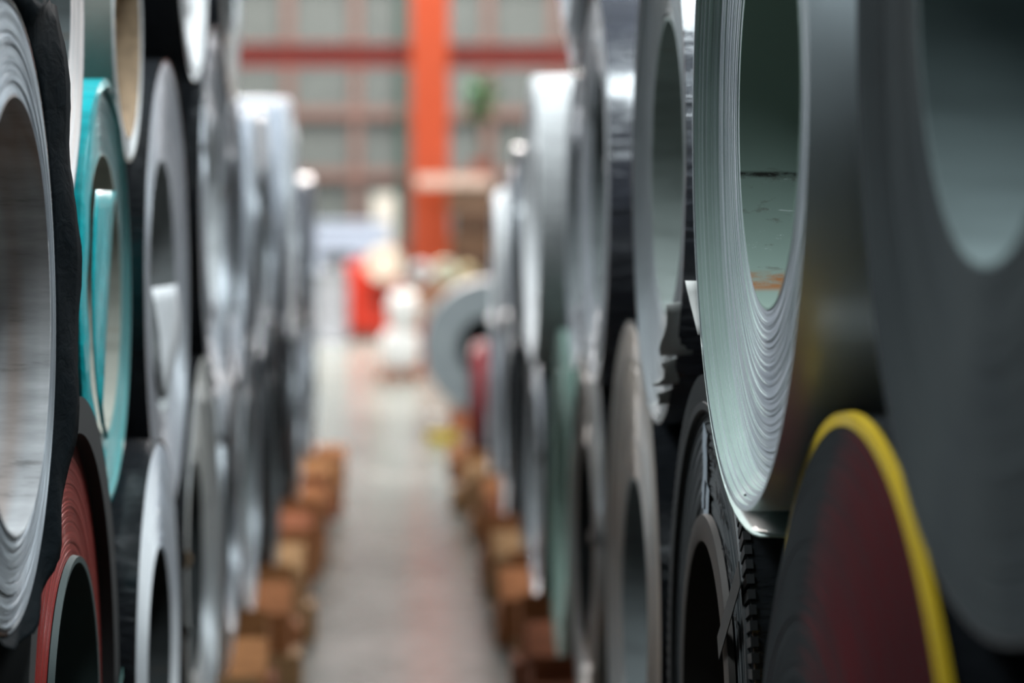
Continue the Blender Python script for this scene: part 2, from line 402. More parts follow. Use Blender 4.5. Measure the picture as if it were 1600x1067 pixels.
# ------------------------------------------------------------------ right row, bottom tier
def dish_in(a, p=2.): return lambda t: -a * (t ** p)           # rim stands out into the aisle
def cone_out(a, p=1.): return lambda t: a * (t ** p)           # rim sits back
coil('R1a', 1, 2.40, .85, RW, .55, .25, 'dark red coil with a yellow outermost wrap, bottom tier, right foreground',
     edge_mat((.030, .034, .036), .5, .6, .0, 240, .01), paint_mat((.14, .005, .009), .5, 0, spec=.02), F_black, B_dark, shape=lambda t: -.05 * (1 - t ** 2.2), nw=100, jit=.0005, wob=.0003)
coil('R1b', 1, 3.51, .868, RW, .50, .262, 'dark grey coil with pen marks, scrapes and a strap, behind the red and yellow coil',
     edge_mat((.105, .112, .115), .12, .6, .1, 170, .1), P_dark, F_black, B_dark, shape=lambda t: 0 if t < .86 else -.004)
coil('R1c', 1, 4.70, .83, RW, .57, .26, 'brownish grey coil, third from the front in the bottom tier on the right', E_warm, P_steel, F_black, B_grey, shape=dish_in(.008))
low_r = [('R1d', 6.02, .79, .50, 'warm grey coil with a dark eye, fourth in the bottom tier on the right', E_warm, P_steel, F_black, B_dark),
         ('R1e', 7.12, .77, .50, 'pale green coil, fifth in the bottom tier on the right', edge_mat((.36, .50, .43), .2, .4, .3), P_mint, P_mint, B_green),
         ('R1f', 8.20, .76, .48, 'dark coil in crinkled film, sixth in the bottom tier on the right', E_bright, P_steel, F_blue, B_grey),
         ('R1g', 9.25, .75, .47, 'dark coil, seventh in the bottom tier on the right', E_dark, P_dark, F_black, B_dark),
         ('R1h', 10.28, .75, .46, 'light grey coil, eighth in the bottom tier on the right', E_light, P_steel, F_black, B_dark),
         ('R1i', 11.25, .72, .44, 'light grey coil, ninth in the bottom tier on the right', E_light, P_steel, F_silver, B_dark),
         ('R1j', 12.20, .70, .44, 'grey coil, tenth in the bottom tier on the right, beside the small red coil', E_grey, P_steel, F_silver, B_grey)]
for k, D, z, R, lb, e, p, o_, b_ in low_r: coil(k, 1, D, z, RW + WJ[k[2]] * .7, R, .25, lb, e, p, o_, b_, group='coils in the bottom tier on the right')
coil('R1k', 1, 13.35, .59, .37, .33, .15, 'small deep red coil closing the bottom tier on the right', edge_mat((.26, .025, .03), .2, .6, .0), P_red, paint_mat((.26, .022, .028), .6, 0), B_dark, segs=72)
# right row, middle tier
coil('R2a', 1, 1.86, 1.815, RW, .54, .25, 'dark grey coil with a pale bore, cut by the right picture edge',
     edge_mat((.064, .074, .077), .22, .5, 0., 200, .02), paint_mat((.08, .09, .092), .5, 0, spec=.03), P_dark, bore_mat((.34, .42, .42), amount=.1), nw=110, jit=.0005, wob=.0002)
def green_shape(t): return 0 if t < .865 else -.032 * math.ceil((t - .865) / .135 * 6) / 6
coil('R2b', 1, 2.99, 1.74, RW, .50, .25, 'pale green coated coil with dished silver wraps and scratched bore, middle tier on the right',
     edge_mat((.78, .82, .90), .40, .38, .55, 160), paint_mat((.50, .64, .57), .40, .15), paint_mat((.95, 1.04, 1.08), .38, .1, .5), scratched_bore(), nw=84, segs=256, shape=green_shape, jit=.0009, wob=.0004)
coil('R2c', 1, 4.15, 1.69, RW, .44, .25, 'smooth grey green coil with torn tape on its rim, behind the pale green coil',
     edge_mat((.30, .325, .32), .10, .42, .6), P_steel, F_blue, B_pale, shape=lambda t: -.018 * t ** 5, bumpy=.004)
coil('R2d', 1, 5.60, 1.665, RW, .45, .27, 'grey coil wrapped in black film, fourth in the middle tier on the right', E_light, P_steel, F_blue, B_grey, bumpy=.004)
low = [(c['D'], c['z'], c['R']) for k, c in COILS.items() if k.startswith('R1')]
for k, D, R, lb, e, p, o_, b_ in [
    ('R2e', 6.70, .41, 'silver coil with a bright wrapped top, fifth in the middle tier on the right', E_bright, P_steel, F_blue, B_grey),
    ('R2f', 7.74, .46, 'white wrapped coil standing tall, sixth in the middle tier on the right', E_white, P_white, F_white, B_white),
    ('R2g', 8.74, .38, 'brownish grey coil, seventh in the middle tier on the right behind the white one', E_warm, P_steel, F_black, B_grey),
    ('R2h', 9.76, .41, 'bluish silver coil, eighth in the middle tier on the right', E_bright, P_steel, F_black, B_dark),
    ('R2i', 10.76, .38, 'dark grey coil, ninth in the middle tier on the right', E_dark, P_dark, F_black, B_dark),
    ('R2j', 11.72, .36, 'small whitish coil, last in the middle tier on the right', E_white, P_white, F_white, B_grey)]:
    coil(k, 1, D, rest(D, R, low), RW - (.025 if k == 'R2f' else 0) + WJ[k[2]], R, .24, lb, e, p, o_, b_, group='coils in the middle tier on the right', bumpy=.004)
mid_r = [(c['D'], c['z'], c['R']) for k, c in COILS.items() if k.startswith('R2')]
coil('R3a', 1, 6.6, rest(6.6, .45, mid_r), RW, .45, .25, 'black film wrapped coil in the top tier on the right', E_light, P_steel, F_blue, B_dark, bumpy=.004)

# ------------------------------------------------------------------ left row
coil('L1a', -1, 3.46, .86, .48, .483, .25, 'red coated coil with a black rim, bottom tier, left foreground',
     edge_mat((.30, .05, .04), .45, .42, .3, 240), paint_mat((.38, .03, .025), .32, .3), plain('black_card', (.02, .021, .021), .7), B_dark, shape=lambda t: .012 * t if t < .9 else -.006, jit=.0006, wob=.0003, nw=90)
coil('L1b', -1, 4.42, .80, .45, .395, .2, 'white faced coil in black film, bottom tier behind the red coil on the left', edge_mat((.74, .81, .90), .15, .5, .1), P_white, F_black, B_dark, bumpy=.004)
low_l = [('L1c', 5.78, .77, .50, 'cream grey coil with torn wrapping, third in the bottom tier on the left', edge_mat((.95, .94, .88), .15, .45, .3), P_steel, F_black, B_dark),
         ('L1d', 6.86, .76, .49, 'light steel coil, fourth in the bottom tier on the left', E_light, P_steel, F_black, B_dark),
         ('L1e', 7.92, .76, .48, 'grey coil, fifth in the bottom tier on the left', E_grey, P_steel, F_black, B_grey),
         ('L1f', 8.98, .75, .48, 'dark coil, sixth in the bottom tier on the left', E_dark, P_dark, F_black, B_dark),
         ('L1g', 10.05, .74, .48, 'bright silver coil, seventh in the bottom tier on the left', E_bright, P_steel, F_black, B_dark),
         ('L1h', 11.10, .72, .46, 'dark grey coil, eighth in the bottom tier on the left', E_dark, P_steel, F_black, B_grey),
         ('L1i', 12.12, .72, .45, 'light coil, ninth in the bottom tier on the left', E_light, P_steel, F_black, B_dark),
         ('L1j', 13.10, .70, .43, 'pale grey coil, last in the bottom tier on the left', E_light, P_steel, F_silver, B_grey)]
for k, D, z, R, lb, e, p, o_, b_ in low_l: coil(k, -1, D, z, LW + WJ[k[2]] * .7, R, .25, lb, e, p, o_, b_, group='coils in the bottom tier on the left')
coil('L2a', -1, 2.86, 1.486, .454, .372, .256, 'silver coil with a pale streaked bore and loose black film, left foreground',
     edge_mat((.60, .66, .71), .35, .42, .4, 130), P_steel, F_black, streaked_bore((.92, .92, .93), (.50, .34, .26), (.22, .20, .19)), shape=lambda t: .010 * t, jit=.0016, wob=.0010, nw=44, segs=256)
coil('L2b', -1, 4.04, 1.475, LW, .35, .23, 'teal coated coil with a glossy rim in the middle tier on the left',
     edge_mat((.34, .46, .46), .2, .4, .4), paint_mat((.16, .48, .48), .3, .3), P_teal, bore_mat((.60, .60, .52), (.30, .20, .12), .5, .6), shape=lambda t: 0 if t < .9 else -.006)
coil('L2c', -1, 5.03, 1.46, LW, .465, .26, 'silver grey coil with white paper in its eye, third in the left middle tier',
     edge_mat((.92, .92, .97), .18, .40, .4), P_steel, F_black, bore_mat((.55, .57, .57)), shape=dish_in(.012))
low = [(c['D'], c['z'], c['R']) for k, c in COILS.items() if k.startswith('L1')]
for k, D, R, lb, e, p, o_, b_ in [
    ('L2d', 6.30, .48, 'bright steel coil with a white bore, fourth in the middle tier on the left', E_bright, P_steel, F_black, B_white),
    ('L2e', 7.38, .44, 'shiny silver coil, fifth in the middle tier on the left', E_bright, P_steel, F_black, B_dark),
    ('L2f', 8.44, .44, 'whitish coil, sixth in the middle tier on the left', E_light, P_steel, F_silver, B_dark),
    ('L2g', 9.50, .46, 'pale grey coil, seventh in the middle tier on the left', E_light, P_steel, F_blue, B_dark),
    ('L2h', 10.58, .52, 'tall bright coil in silver film, eighth in the middle tier on the left', E_white, P_steel, F_silver, B_grey),
    ('L2i', 11.64, .38, 'dark coil, ninth in the middle tier on the left', E_dark, P_dark, F_black, B_dark),
    ('L2j', 12.62, .40, 'bright bluish coil, last in the middle tier on the left', E_bright, P_steel, F_blue, B_grey)]:
    coil(k, -1, D, rest(D, R, low), LW + WJ[k[2]], R, .24, lb, e, p, o_, b_, group='coils in the middle tier on the left', bumpy=.004)
coil('L3a', -1, 3.46, 1.932, LW, .37, .2, 'pinkish silver coil squeezed behind the loose black film, top tier on the left', E_pink, P_white, F_silver, B_grey)
coil('L3b', -1, 4.425, 1.945, LW, .242, .2, 'small coil in beige paper with brown kraft lining, top tier above the teal coil',
     E_white, P_white, plain('beige_paper', (.40, .37, .32), .7), kraft, shape=lambda t: 0)
mid_l = [(c['D'], c['z'], c['R']) for k, c in COILS.items() if k[:2] in ('L2',)]
coil('L3c', -1, 5.66, 2.34, LW, .42, .24, 'white faced coil in black film, third in the top tier on the left', E_white, P_white, F_black, B_white, bumpy=.004)
coil('L3d', -1, 6.84, rest(6.84, .43, mid_l), LW, .43, .24, 'dark purple grey coil, last in the top tier on the left', E_warm, P_steel, F_blue, B_dark, bumpy=.004)

# ================================================================== coil details
# right: torn paper strip beside the pale green coil
g = COILS['R2b']['root']; R = COILS['R2b']['R']
random.seed(4)
bm = bmesh.new()
# loose tail of the outermost wrap: leaves the coil low on its far side and runs on straight
rows = []
for j in range(15):
    u = j / 14; a = radians(-38 - 62 * u); ra = R + .003 + .034 * u ** 1.4
    rows.append([(x, ra * cos(a), ra * sin(a) - (.004 * sin(3 * x * 20) if x < 0 else 0)) for x in (-.034 + .012 * u ** 3, .1, .5)])
sheet('loose_tail', rows, paint_mat((.50, .64, .57), .40, .15), g, (0, 0, R), .0022)
pts = []
for j in range(6):
    u = j / 5; a = radians(-27 - 10 * u)
    pts.append([(-.03 - d * (1 - u * .6) * .018, (R + .004 + .004 * sin(5 * u + d)) * cos(a) + .014 * d * (1 - u), (R + .004) * sin(a)) for d in (0, .5, 1)])
sheet('paper_strip', pts, paper, g, (0, 0, R))
bm = bmesh.new(); bmesh.ops.create_uvsphere(bm, u_segments=10, v_segments=6, radius=.003)
bm_obj('dark_speck', bm, plain('speck', (.01, .01, .01), .8), g, (-.022, .02, .012))
# R2c: torn tape pieces along its lower near rim
g = COILS['R2c']['root']; R = COILS['R2c']['R']
for (a0, a1, lift) in ((-150, -136, .010), (-135, -126, .022), (-124, -117, .016)):
    gr = []
    for j in range(7):
        u = j / 6; a = radians(a0 + (a1 - a0) * u)
        gr.append([(-.021 - .022 * d + lift * .4 * sin(6 * u) * d, (R + .003 + lift * d * (.4 + .6 * sin(3 * u + a0))) * cos(a), (R + .003 + lift * d * (.5 + .5 * sin(4 * u))) * sin(a)) for d in (-1.2, 0, 1)])
    sheet('torn_tape', gr, paper, g, (0, 0, R))
# R1b: bore sleeve, steel strap, serrated edge guard, scrapes and pen marks
g = COILS['R1b']['root']; R = COILS['R1b']['R']; r = COILS['R1b']['r']
lathe('bore_sleeve', [(.25, r - .004), (-.012, r - .004), (-.014, r), (-.012, r + .035), (-.003, r + .037)], 128, paint_mat((.060, .052, .046), .5, .0, .4), g, (0, 0, R))
gear = []
me_v = []; me_f = []
nt_ = 150
for k in range(nt_):
    t0 = 2 * pi * k / nt_; t1 = 2 * pi * (k + .62) / nt_
    b0 = len(me_v)
    for (x, rr) in ((-.010, R - .035), (-.010, R + .004), (.0, R + .004), (.0, R - .035)):
        for t in (t0, t1): me_v.append((x, rr * cos(t + (.012 if rr > R else 0)), rr * sin(t + (.012 if rr > R else 0))))
    for q in range(4):
        i0, i1 = b0 + 2 * q, b0 + 2 * ((q + 1) % 4)
        me_f.append((i0, i0 + 1, i1 + 1, i1))
    me_f.append((b0, b0 + 2, b0 + 4, b0 + 6)); me_f.append((b0 + 1, b0 + 7, b0 + 5, b0 + 3))
me = bpy.data.meshes.new('edge_guard'); me.from_pydata(me_v, [], me_f); me.update()
tag(link('edge_guard', me, plain('guard_black', (.018, .020, .021), .5), g, (0, 0, R)), kind='stuff')
lathe('edge_band', [(-.004, R - .05), (-.011, R - .048), (-.012, R - .037), (-.005, R - .034)], 128, plain('guard_black', (.018, .020, .021), .5), g, (0, 0, R))
ca, sa = cos(radians(147)), sin(radians(147))
strip('strap', [(-.018, q * ca, q * sa) for q in (r - .004, r + .06, (R + r) / 2, R - .05)] + [(-.018, (R + .006) * ca, (R + .006) * sa)], (-1, 0, 0), .034, .0015, strap_m, g, (0, 0, R))
scr = plain('scrape', (.42, .48, .54), .45, .3)
for (y0, z0, y1, z1, wd) in ((.05, .42, .06, .30, .045), (.06, .32, -.0, .12, .055), (.12, .27, .10, .10, .05)):
    pts = [(-.0045, (y0 + (y1 - y0) * t) + .008 * sin(9 * t), (z0 + (z1 - z0) * t) - .0) for t in (0, .2, .4, .6, .8, 1)]
    if sqrt(pts[-1][1] ** 2 + pts[-1][2] ** 2) < r + .04:
        k = (r + .045) / sqrt(pts[-1][1] ** 2 + pts[-1][2] ** 2); pts[-1] = (pts[-1][0], pts[-1][1] * k, pts[-1][2] * k)
        pts = [p for p in pts[:-1] if sqrt(p[1] ** 2 + p[2] ** 2) > r + .05] + [pts[-1]]
    strip('scrape', pts, (-1, 0, 0), wd, .0006, scr, g, (0, 0, R))
ink = plain('marker_ink', (.004, .004, .005), .7)
def scrawl(y, z, size, n, seed):
    rr = random.Random(seed); p = []
    for i in range(n):
        u = i / (n - 1)
        p.append((-.0062, y - u * size * 2.2 + rr.uniform(-.2, .2) * size, z - u * size * .5 + rr.uniform(-.6, .6) * size))
    strip('pen_mark', p, (-1, 0, 0), .005, .0004, ink, g, (0, 0, R))
for i, (y, z, s) in enumerate(((.01, .40, .026), (-.04, .395, .024), (-.09, .345, .022), (-.13, .325, .022), (-.15, .28, .020), (-.19, .27, .018), (-.22, .245, .018), (-.25, .235, .018), (-.27, .20, .018))):
    scrawl(y, z, s, 9, i)
g = COILS['R1a']['root']; R = COILS['R1a']['R']
lathe('yellow_wrap', [(0, R - .010), (-.004, R - .009), (-.004, R + .004), (.006, R + .005), (.007, R + .001)], 160, P_yellow, g, (0, 0, R))
# left coils
# L1a black rim band and pale strap
g = COILS['L1a']['root']; R = COILS['L1a']['R']; r = COILS['L1a']['r']
lathe('rim_band', [(.012, R - .052), (-.012, R - .050), (-.013, R + .003), (.10, R + .004)], 160, plain('black_card', (.02, .021, .021), .7), g, (0, 0, R))
lathe('bore_sleeve', [(.2, r - .003), (-.010, r - .003), (-.011, r + .006), (-.002, r + .008)], 128, plain('sleeve_grey', (.05, .075, .072), .6), g, (0, 0, R))
strip('strap', [(-.016, -(r - .0) * cos(radians(-20)), r * sin(radians(-20))), (-.018, -(r + .12) * cos(radians(-8)), (r + .12) * sin(radians(-8))), (-.018, -(R + .002) * cos(radians(0)), R * sin(radians(0)))], (-1, 0, 0), .016, .0012,
      paint_mat((.10, .22, .20), .35), g, (0, 0, R))
# L2a loose black film round the silver wraps (local y = towards the lens on this side)
g = COILS['L2a']['root']; R = COILS['L2a']['R']
ctl = [(-180, .39), (-120, .385), (-90, .388), (-63, .405), (-26, .49), (-6.7, .57), (3, .555), (11.5, .528), (18, .541), (32.6, .524), (46, .548), (56, .47), (65, .42), (90, .386), (135, .385), (180, .39)]
def film_r(deg):
    for (a0, r0), (a1, r1) in zip(ctl, ctl[1:]):
        if a0 <= deg <= a1:
            u = (deg - a0) / (a1 - a0); return r0 + (r1 - r0) * u
    return .39
rows = []
rr = random.Random(2)
for k in range(181):
    deg = -180 + 2 * k; t = radians(deg); ro = film_r(deg) + rr.uniform(-.003, .003)
    row = []
    for j in range(6):
        u = j / 5; rad = (R + .001) + (ro - R - .001) * u
        x = .014 * (1 - u) ** 2 + .005 * sin(deg * .23 + 3 * u) * u
        row.append((x, -rad * cos(t), rad * sin(t)))
    rows.append(row)
sheet('loose_film', rows, film_mat((.006, .009, .011), .7, .25, 8, (1, 2, 5), .01), g, (0, 0, R), .001)
# L2b teal lip inside the eye and glossy rim
g = COILS['L2b']['root']; R = COILS['L2b']['R']; r = COILS['L2b']['r']
tealf = film_mat((.0, .46, .50), .3, .25, 7, spec=.31)
def teal_in(i, t):
    if i > 1: return .002 * sin(9 * t + 2 * i)
    d = math.degrees(t); u = min(1, max(0, (d - 40) / 45))
    return (r + .012 - (R - .10)) * (1 - u) + .085 * u if i == 0 else (r + .03 - (R - .07)) * (1 - u) + .065 * u
lathe('rim_film', [(.004, R - .10), (-.009, R - .07), (-.012, R - .006), (-.008, R + .004), (.10, R + .005), (.5, R + .004)], 96, tealf, g, (0, 0, R),
      fx=lambda i, t: .0012 * sin(11 * t + i) if i in (1, 2) else 0, fr=teal_in, a0=radians(-78), a1=radians(108))
gr = []
for j in range(15):
    z = .17 - .40 * j / 14
    ya = -sqrt(max(.0004, (r + .025) ** 2 - z * z)); yb = max(ya + .004, .02 - .225 * ((.17 - z) / .40) ** .75)
    gr.append([(-.014 - .006 * u * u, -(ya + (yb - ya) * u), z) for u in (0, .25, .5, .75, 1)])
sheet('eye_film', gr, tealf, g, (0, 0, R))
# L2c paper hanging in the eye
g = COILS['L2c']['root']; R = COILS['L2c']['R']; r = COILS['L2c']['r']
gr = []
for j in range(8):
    z = .0 - j / 7 * .225; hw = sqrt(max(.001, (r - .01) ** 2 - z * z))
    gr.append([(-.004 + .012 * sin(3 * d + j * .5), hw * d * .93, z) for d in (-1, -.5, 0, .5, 1)])
sheet('paper_sheet', gr, plain('white_paper', (.82, .84, .86), .7), g, (0, 0, R))
# L1c torn wrapping at its near rim
g = COILS['L1c']['root']; R = COILS['L1c']['R']
for a0 in (168, 186):
    gr = []
    for j in range(5):
        u = j / 4; a = radians(180 - (a0 + 7 * u))
        gr.append([(-.004 - .02 * d * (1 + .5 * sin(5 * u)), -(R - .03 + .03 * d) * cos(a) * -1, (R - .03 + .03 * d) * sin(a)) for d in (0, .5, 1)])
    sheet('torn_wrapping', gr, kraft if a0 == 168 else paper, g, (0, 0, R))
# L3b crumpled kraft sticking out of the eye
g = COILS['L3b']['root']; R = COILS['L3b']['R']
rr = random.Random(7)
gr = []
for k in range(49):
    t = 2 * pi * k / 48
    gr.append([(-.002 + .2 * u, (.198 - .03 * rr.random() * u) * cos(t), (.198 - .03 * rr.random() * u) * sin(t)) for u in (0, .25, .5, .75, 1)])
sheet('kraft_lining', gr, kraft, g, (0, 0, R))
# steel straps through the eye of some far coils
for key in ('R1d', 'R2d', 'L2d', 'L1d', 'R1f', 'L2f'):
    c = COILS[key]; g = c['root']; R = c['R']; r = c['r']
    for a in (radians(40), radians(170)):
        strip('strap', [(-.008, (r - .002) * cos(a), (r - .002) * sin(a)), (-.010, (R + r) / 2 * cos(a), (R + r) / 2 * sin(a)), (-.010, (R + .005) * cos(a), (R + .005) * sin(a))], (-1, 0, 0), .03, .0015, strap_m, g, (0, 0, R))

# ================================================================== timber cradles under the bottom tier
wood = [wood_mat((.60, .22, .08)), wood_mat((.68, .29, .11)), wood_mat((.48, .15, .065)), wood_mat((.68, .37, .17))]
rr = random.Random(11); cnt = {1: 0, -1: 0}
for key in [k for k in COILS if k[1] == '1']:
    c = COILS[key]; s = c['side']; cnt[s] += 1
    sd = 'right' if s > 0 else 'left'
    cr = empty('timber_cradle', (s * c['w'], c['D'], 0), 0 if s > 0 else pi, f'orange brown timber cradle under the {ORD[cnt[s]]} bottom tier coil on the {sd}', 'timber', f'timber cradles along the {sd} of the aisle')
    R = c['R']; base = c['z'] - R; off = min(.24, R * .45)
    for sg in (-1, 1):
        yb = sg * off; hw = .085
        inner = abs(yb) - hw; outer = abs(yb) + hw
        Rb = R + .007; zi = c['z'] - sqrt(Rb * Rb - inner * inner) - .012; zo = c['z'] - sqrt(Rb * Rb - outer * outer) - .012
        zl = base * .52
        pr = rr.uniform(.07, .15) - (0 if s > 0 else -.03); pr2 = rr.uniform(.05, .14) - (0 if s > 0 else -.03)
        box_obj('lower_timber', -pr, 1.2, yb - hw - .01, yb + hw + .01, 0, zl - .002, rr.choice(wood), cr, .006)
        bm = bmesh.new()
        q = []
        for x in (-pr2, 1.2):
            ya, yb2 = sg * inner, sg * outer
            q.append([bm.verts.new((x, ya, zl)), bm.verts.new((x, yb2, zl)), bm.verts.new((x, yb2, zo)), bm.verts.new((x, ya, zi))])
        bm.faces.new(q[0]); bm.faces.new(q[1][::-1])
        for k in range(4): bm.faces.new((q[0][k], q[1][k], q[1][(k + 1) % 4], q[0][(k + 1) % 4]))
        bmesh.ops.recalc_face_normals(bm, faces=bm.faces)
        bm_obj('upper_timber', bm, rr.choice(wood), cr)

# ================================================================== things at the far end of the aisle
def PX(x, D): return (x - 632) * D / F
def PZ(y, D): return 1.6 - (y - 341) * D / F
# grey coil standing with its face towards the lens
D = 18.0; Rg = .50
gc = empty('steel_coil', (.64, D, .14), 0, 'big flat grey coil facing the lens at the end of the right row', 'steel coil')
prof = []
for i in range(24):
    x = random.uniform(-.003, .003); prof += [(x, .24 + .26 * i / 24), (x, .24 + .26 * (i + 1) / 24)]
lathe('wound_sheet', prof, 96, edge_mat((.36, .40, .41), .10, .5, .4), gc, (0, 0, Rg), axis='Y')
lathe('outer_wrap', [(-.002, Rg - .004), (-.002, Rg), (.7, Rg), (.7, .25)], 96, P_steel, gc, (0, 0, Rg), axis='Y')
lathe('bore_lining', [(-.002, .243), (-.002, .24), (.7, .24), (.7, .25)], 96, B_dark, gc, (0, 0, Rg), axis='Y')
lathe('eye_dark_disc', [(.55, .238), (.55, .12), (.55, .0)], 48, plain('eye_dark', (.04, .04, .045), .8), gc, (0, 0, Rg), axis='Y')  # added dark disc, standing in for the shade inside the eye
ck = empty('timber_cradle', (.64, D, 0), 0, 'brown timber chocks under the flat grey coil', 'timber')
for sg in (-1, 1):
    bm = bmesh.new(); q = []
    for y in (-.06, .66):
        pts = ((sg * .06, 0), (sg * .30, 0), (sg * .30, .15), (sg * .22, .168), (sg * .06, .136))
        q.append([bm.verts.new((x, y, z - (.002 if z else 0))) for x, z in pts])
    bm.faces.new(q[0]); bm.faces.new(q[1][::-1])
    for k in range(5): bm.faces.new((q[0][k], q[1][k], q[1][(k + 1) % 5], q[0][(k + 1) % 5]))
    bmesh.ops.recalc_face_normals(bm, faces=bm.faces)
    bm_obj('chock', bm, wood[2], ck)
# yellow tape roll on the floor
tr = empty('tape_roll', (PX(690, 17.3), 17.3, 0), 0, 'yellow roll of tape lying on the floor before the flat grey coil', 'tape')
lathe('tape', [(.0, .06), (0, .11), (.006, .115), (.07, .115), (.076, .11), (.076, .06), (0, .06)], 40, P_yellow, tr, (0, 0, 0), axis='Z')
lathe('core', [(.0, .052), (0, .06), (.078, .06), (.078, .052), (0, .052)], 40, kraft, tr, (0, 0, 0), axis='Z')
# scrap offcuts
for i, (x, D2, s) in enumerate(((655, 18.6, .12), (668, 19.4, .10))):
    ro = empty('metal_offcut', (PX(x, D2), D2, 0), .6 * i, ['curled dark metal offcut on the floor left of the flat grey coil', 'pale metal offcut on the floor just behind the dark one'][i], 'scrap')
    gr = [[(s * (u - .5) * 1.6, s * (v - .5), .004 + .12 * s * (1 + sin(4 * u + i)) + .35 * s * abs(u - .5)) for v in (0, .5, 1)] for u in [k / 8 for k in range(9)]]
    sheet('curled_sheet', gr, (P_dark, P_steel)[i], ro)
# white wrapped sacks on a timber
D = 24.0
wm = film_mat((1.4, 1.35, 1.28), .5, .4, 6, spec=.3)
def sack(name, loc, sx, sy, sz, mat, label, cat, seed=0, tie=True):
    root = empty(name, loc, 0, label, cat)
    bm = bmesh.new(); bmesh.ops.create_cube(bm, size=1); bmesh.ops.subdivide_edges(bm, edges=bm.edges[:], cuts=9, use_grid_fill=True)
    rn = random.Random(seed)
    for v in bm.verts:
        p = v.co * 2
        n = (abs(p.x) ** 3.4 + abs(p.y) ** 3.4 + abs(p.z) ** 3.4) ** (1 / 3.4)
        q = p / n
        wv = 1 + .03 * sin(9 * q.x + 7 * q.z + seed) + .025 * sin(13 * q.y - 8 * q.z + 2 * seed) + rn.uniform(-.008, .008)
        v.co = Vector((q.x * sx / 2 * wv, q.y * sy / 2 * wv, q.z * sz / 2 + sz / 2))
    bm_obj('bag', bm, mat, root, (0, 0, 0), 60)
    if tie:
        lathe('tied_neck', [(0, .10), (.02, .05), (.035, .032), (.05, .045), (.085, .07), (.085, .01)], 20, mat, root, (0, 0, sz * .985), axis='Z', fr=lambda i, t: .006 * sin(7 * t + i))
    return root
sx0 = PX(625, D)
sk = empty('timber_skid', (sx0, D, 0), 0, 'short red brown timber skid under the white sacks', 'timber')
for x in (-.17, .0, .17): box_obj('bearer', x - .045, x + .045, -.22, .22, 0, .07, wood[2], sk)
for y in (-.16, 0, .16): box_obj('board', -.23, .23, y - .06, y + .06, .07, .092, wood[2], sk)
sack('plastic_sack', (sx0, D, .092), .38, .36, .42, wm, 'lower white plastic sack on the red brown skid', 'sack', 1, tie=False)
sack('plastic_sack', (sx0 + .03, D, .512), .30, .30, .36, wm, 'upper white plastic sack with a tied neck, on the lower sack', 'sack', 2)
# stack of kraft rolls beside the column
D = 25.0
rk = empty('roll_rack', (PX(694, D), D + .35, 0), 0, 'low timber rack carrying the paper rolls before the orange column', 'rack')
for x in (-.30, .30):
    for y in (-.3, .3): box_obj('post', x - .035, x + .035, y - .035, y + .035, 0, .89, wood[0], rk)
for y in (-.3, .3): box_obj('rail', -.35, .35, y - .03, y + .03, .81, .89, wood[1], rk)
bdz = .89
for i in range(5): box_obj('board', -.35 + i * .14, -.35 + i * .14 + .134, -.36, .36, bdz, bdz + .025, wood[1 + i % 2], rk)
box_obj('shelf_board', -.35, .35, -.36, .36, .52, .545, wood[2], rk)
rolls = [(-.235, .115, (.80, .68, .62), 'pinkish white paper roll at the left end of the rack'), (.02, .125, (.80, .62, .40), 'cream kraft roll in the middle of the rack'),
         (.25, .10, (.62, .42, .24), 'brown kraft roll at the right end of the rack')]
low = []
for i, (x, rad, colr, lb) in enumerate(rolls):
    z = bdz + .025 + rad if i < 3 else rest(x, rad, low)
    if i < 3: low.append((x, z, rad))
    ro = empty('paper_roll', (PX(694, D) + x, D + .0, z - rad), 0, lb, 'paper roll')
    pm = plain('roll_paper', mul(colr, 1.9), .8)
    lathe('paper', [(0, .04), (0, rad), (.66, rad), (.66, .04)], 40, pm, ro, (0, 0, rad - 0), axis='Y')
    lathe('core', [(-.006, .032), (-.006, .042), (.666, .042), (.666, .032), (-.006, .032)], 24, kraft, ro, (0, 0, rad), axis='Y')
# cream lower rolls on the shelf of the rack
for i, (x, rad, lb) in enumerate(((-.12, .115, 'big cream roll on the lower shelf of the rack, left'), (.12, .115, 'big cream roll on the lower shelf of the rack, right'))):
    ro = empty('paper_roll', (PX(694, D) + x, D, .549), 0, lb, 'paper roll')
    lathe('paper', [(0, .04), (0, rad), (.66, rad), (.66, .04)], 40, plain('roll_paper', (.78, .64, .50), .8), ro, (0, 0, rad), axis='Y')
    lathe('core', [(-.006, .032), (-.006, .042), (.666, .042), (.666, .032), (-.006, .032)], 24, kraft, ro, (0, 0, rad), axis='Y')
# tall stack of cartons right of the column, lid board on top, potted plant on the lid
D = 26.2
bx = PX(738, D)
card = [plain('carton_board', c, .8) for c in ((.22, .12, .07), (.13, .065, .04), (.34, .20, .13), (.11, .055, .04))]
zc = 0
hs = [.32, .30, .28, .27, .27, .21, .29]
for i, h in enumerate(hs):
    sx = .50 - .04 * (i % 3); root = empty('carton', (bx + .02 * sin(3 * i), D, zc), .04 * sin(5 * i), f'brown carton, {ORD[i + 1]} from the floor in the stack beside the orange column', 'carton', 'cartons stacked beside the orange column')
    box_obj('carton_body', -sx / 2, sx / 2, -.22, .22, 0, h - .004, card[i % 4], root, .008)
    box_obj('tape_strip', -.035, .035, -.2225, .2225, h - .05, h - .002, plain('carton_tape', (.30, .22, .14), .4), root, .001)
    for sg in (-1, 1): box_obj('flap', -sx / 2 + .004, sx / 2 - .004, min(sg * .004, sg * .21), max(sg * .004, sg * .21), h - .004, h - .001, card[i % 4], root, .001)
    zc += h
lid = empty('lid_board', (PX(708, D), D, zc), 0, 'pale beige slatted board lying across the top of the carton stack', 'board')
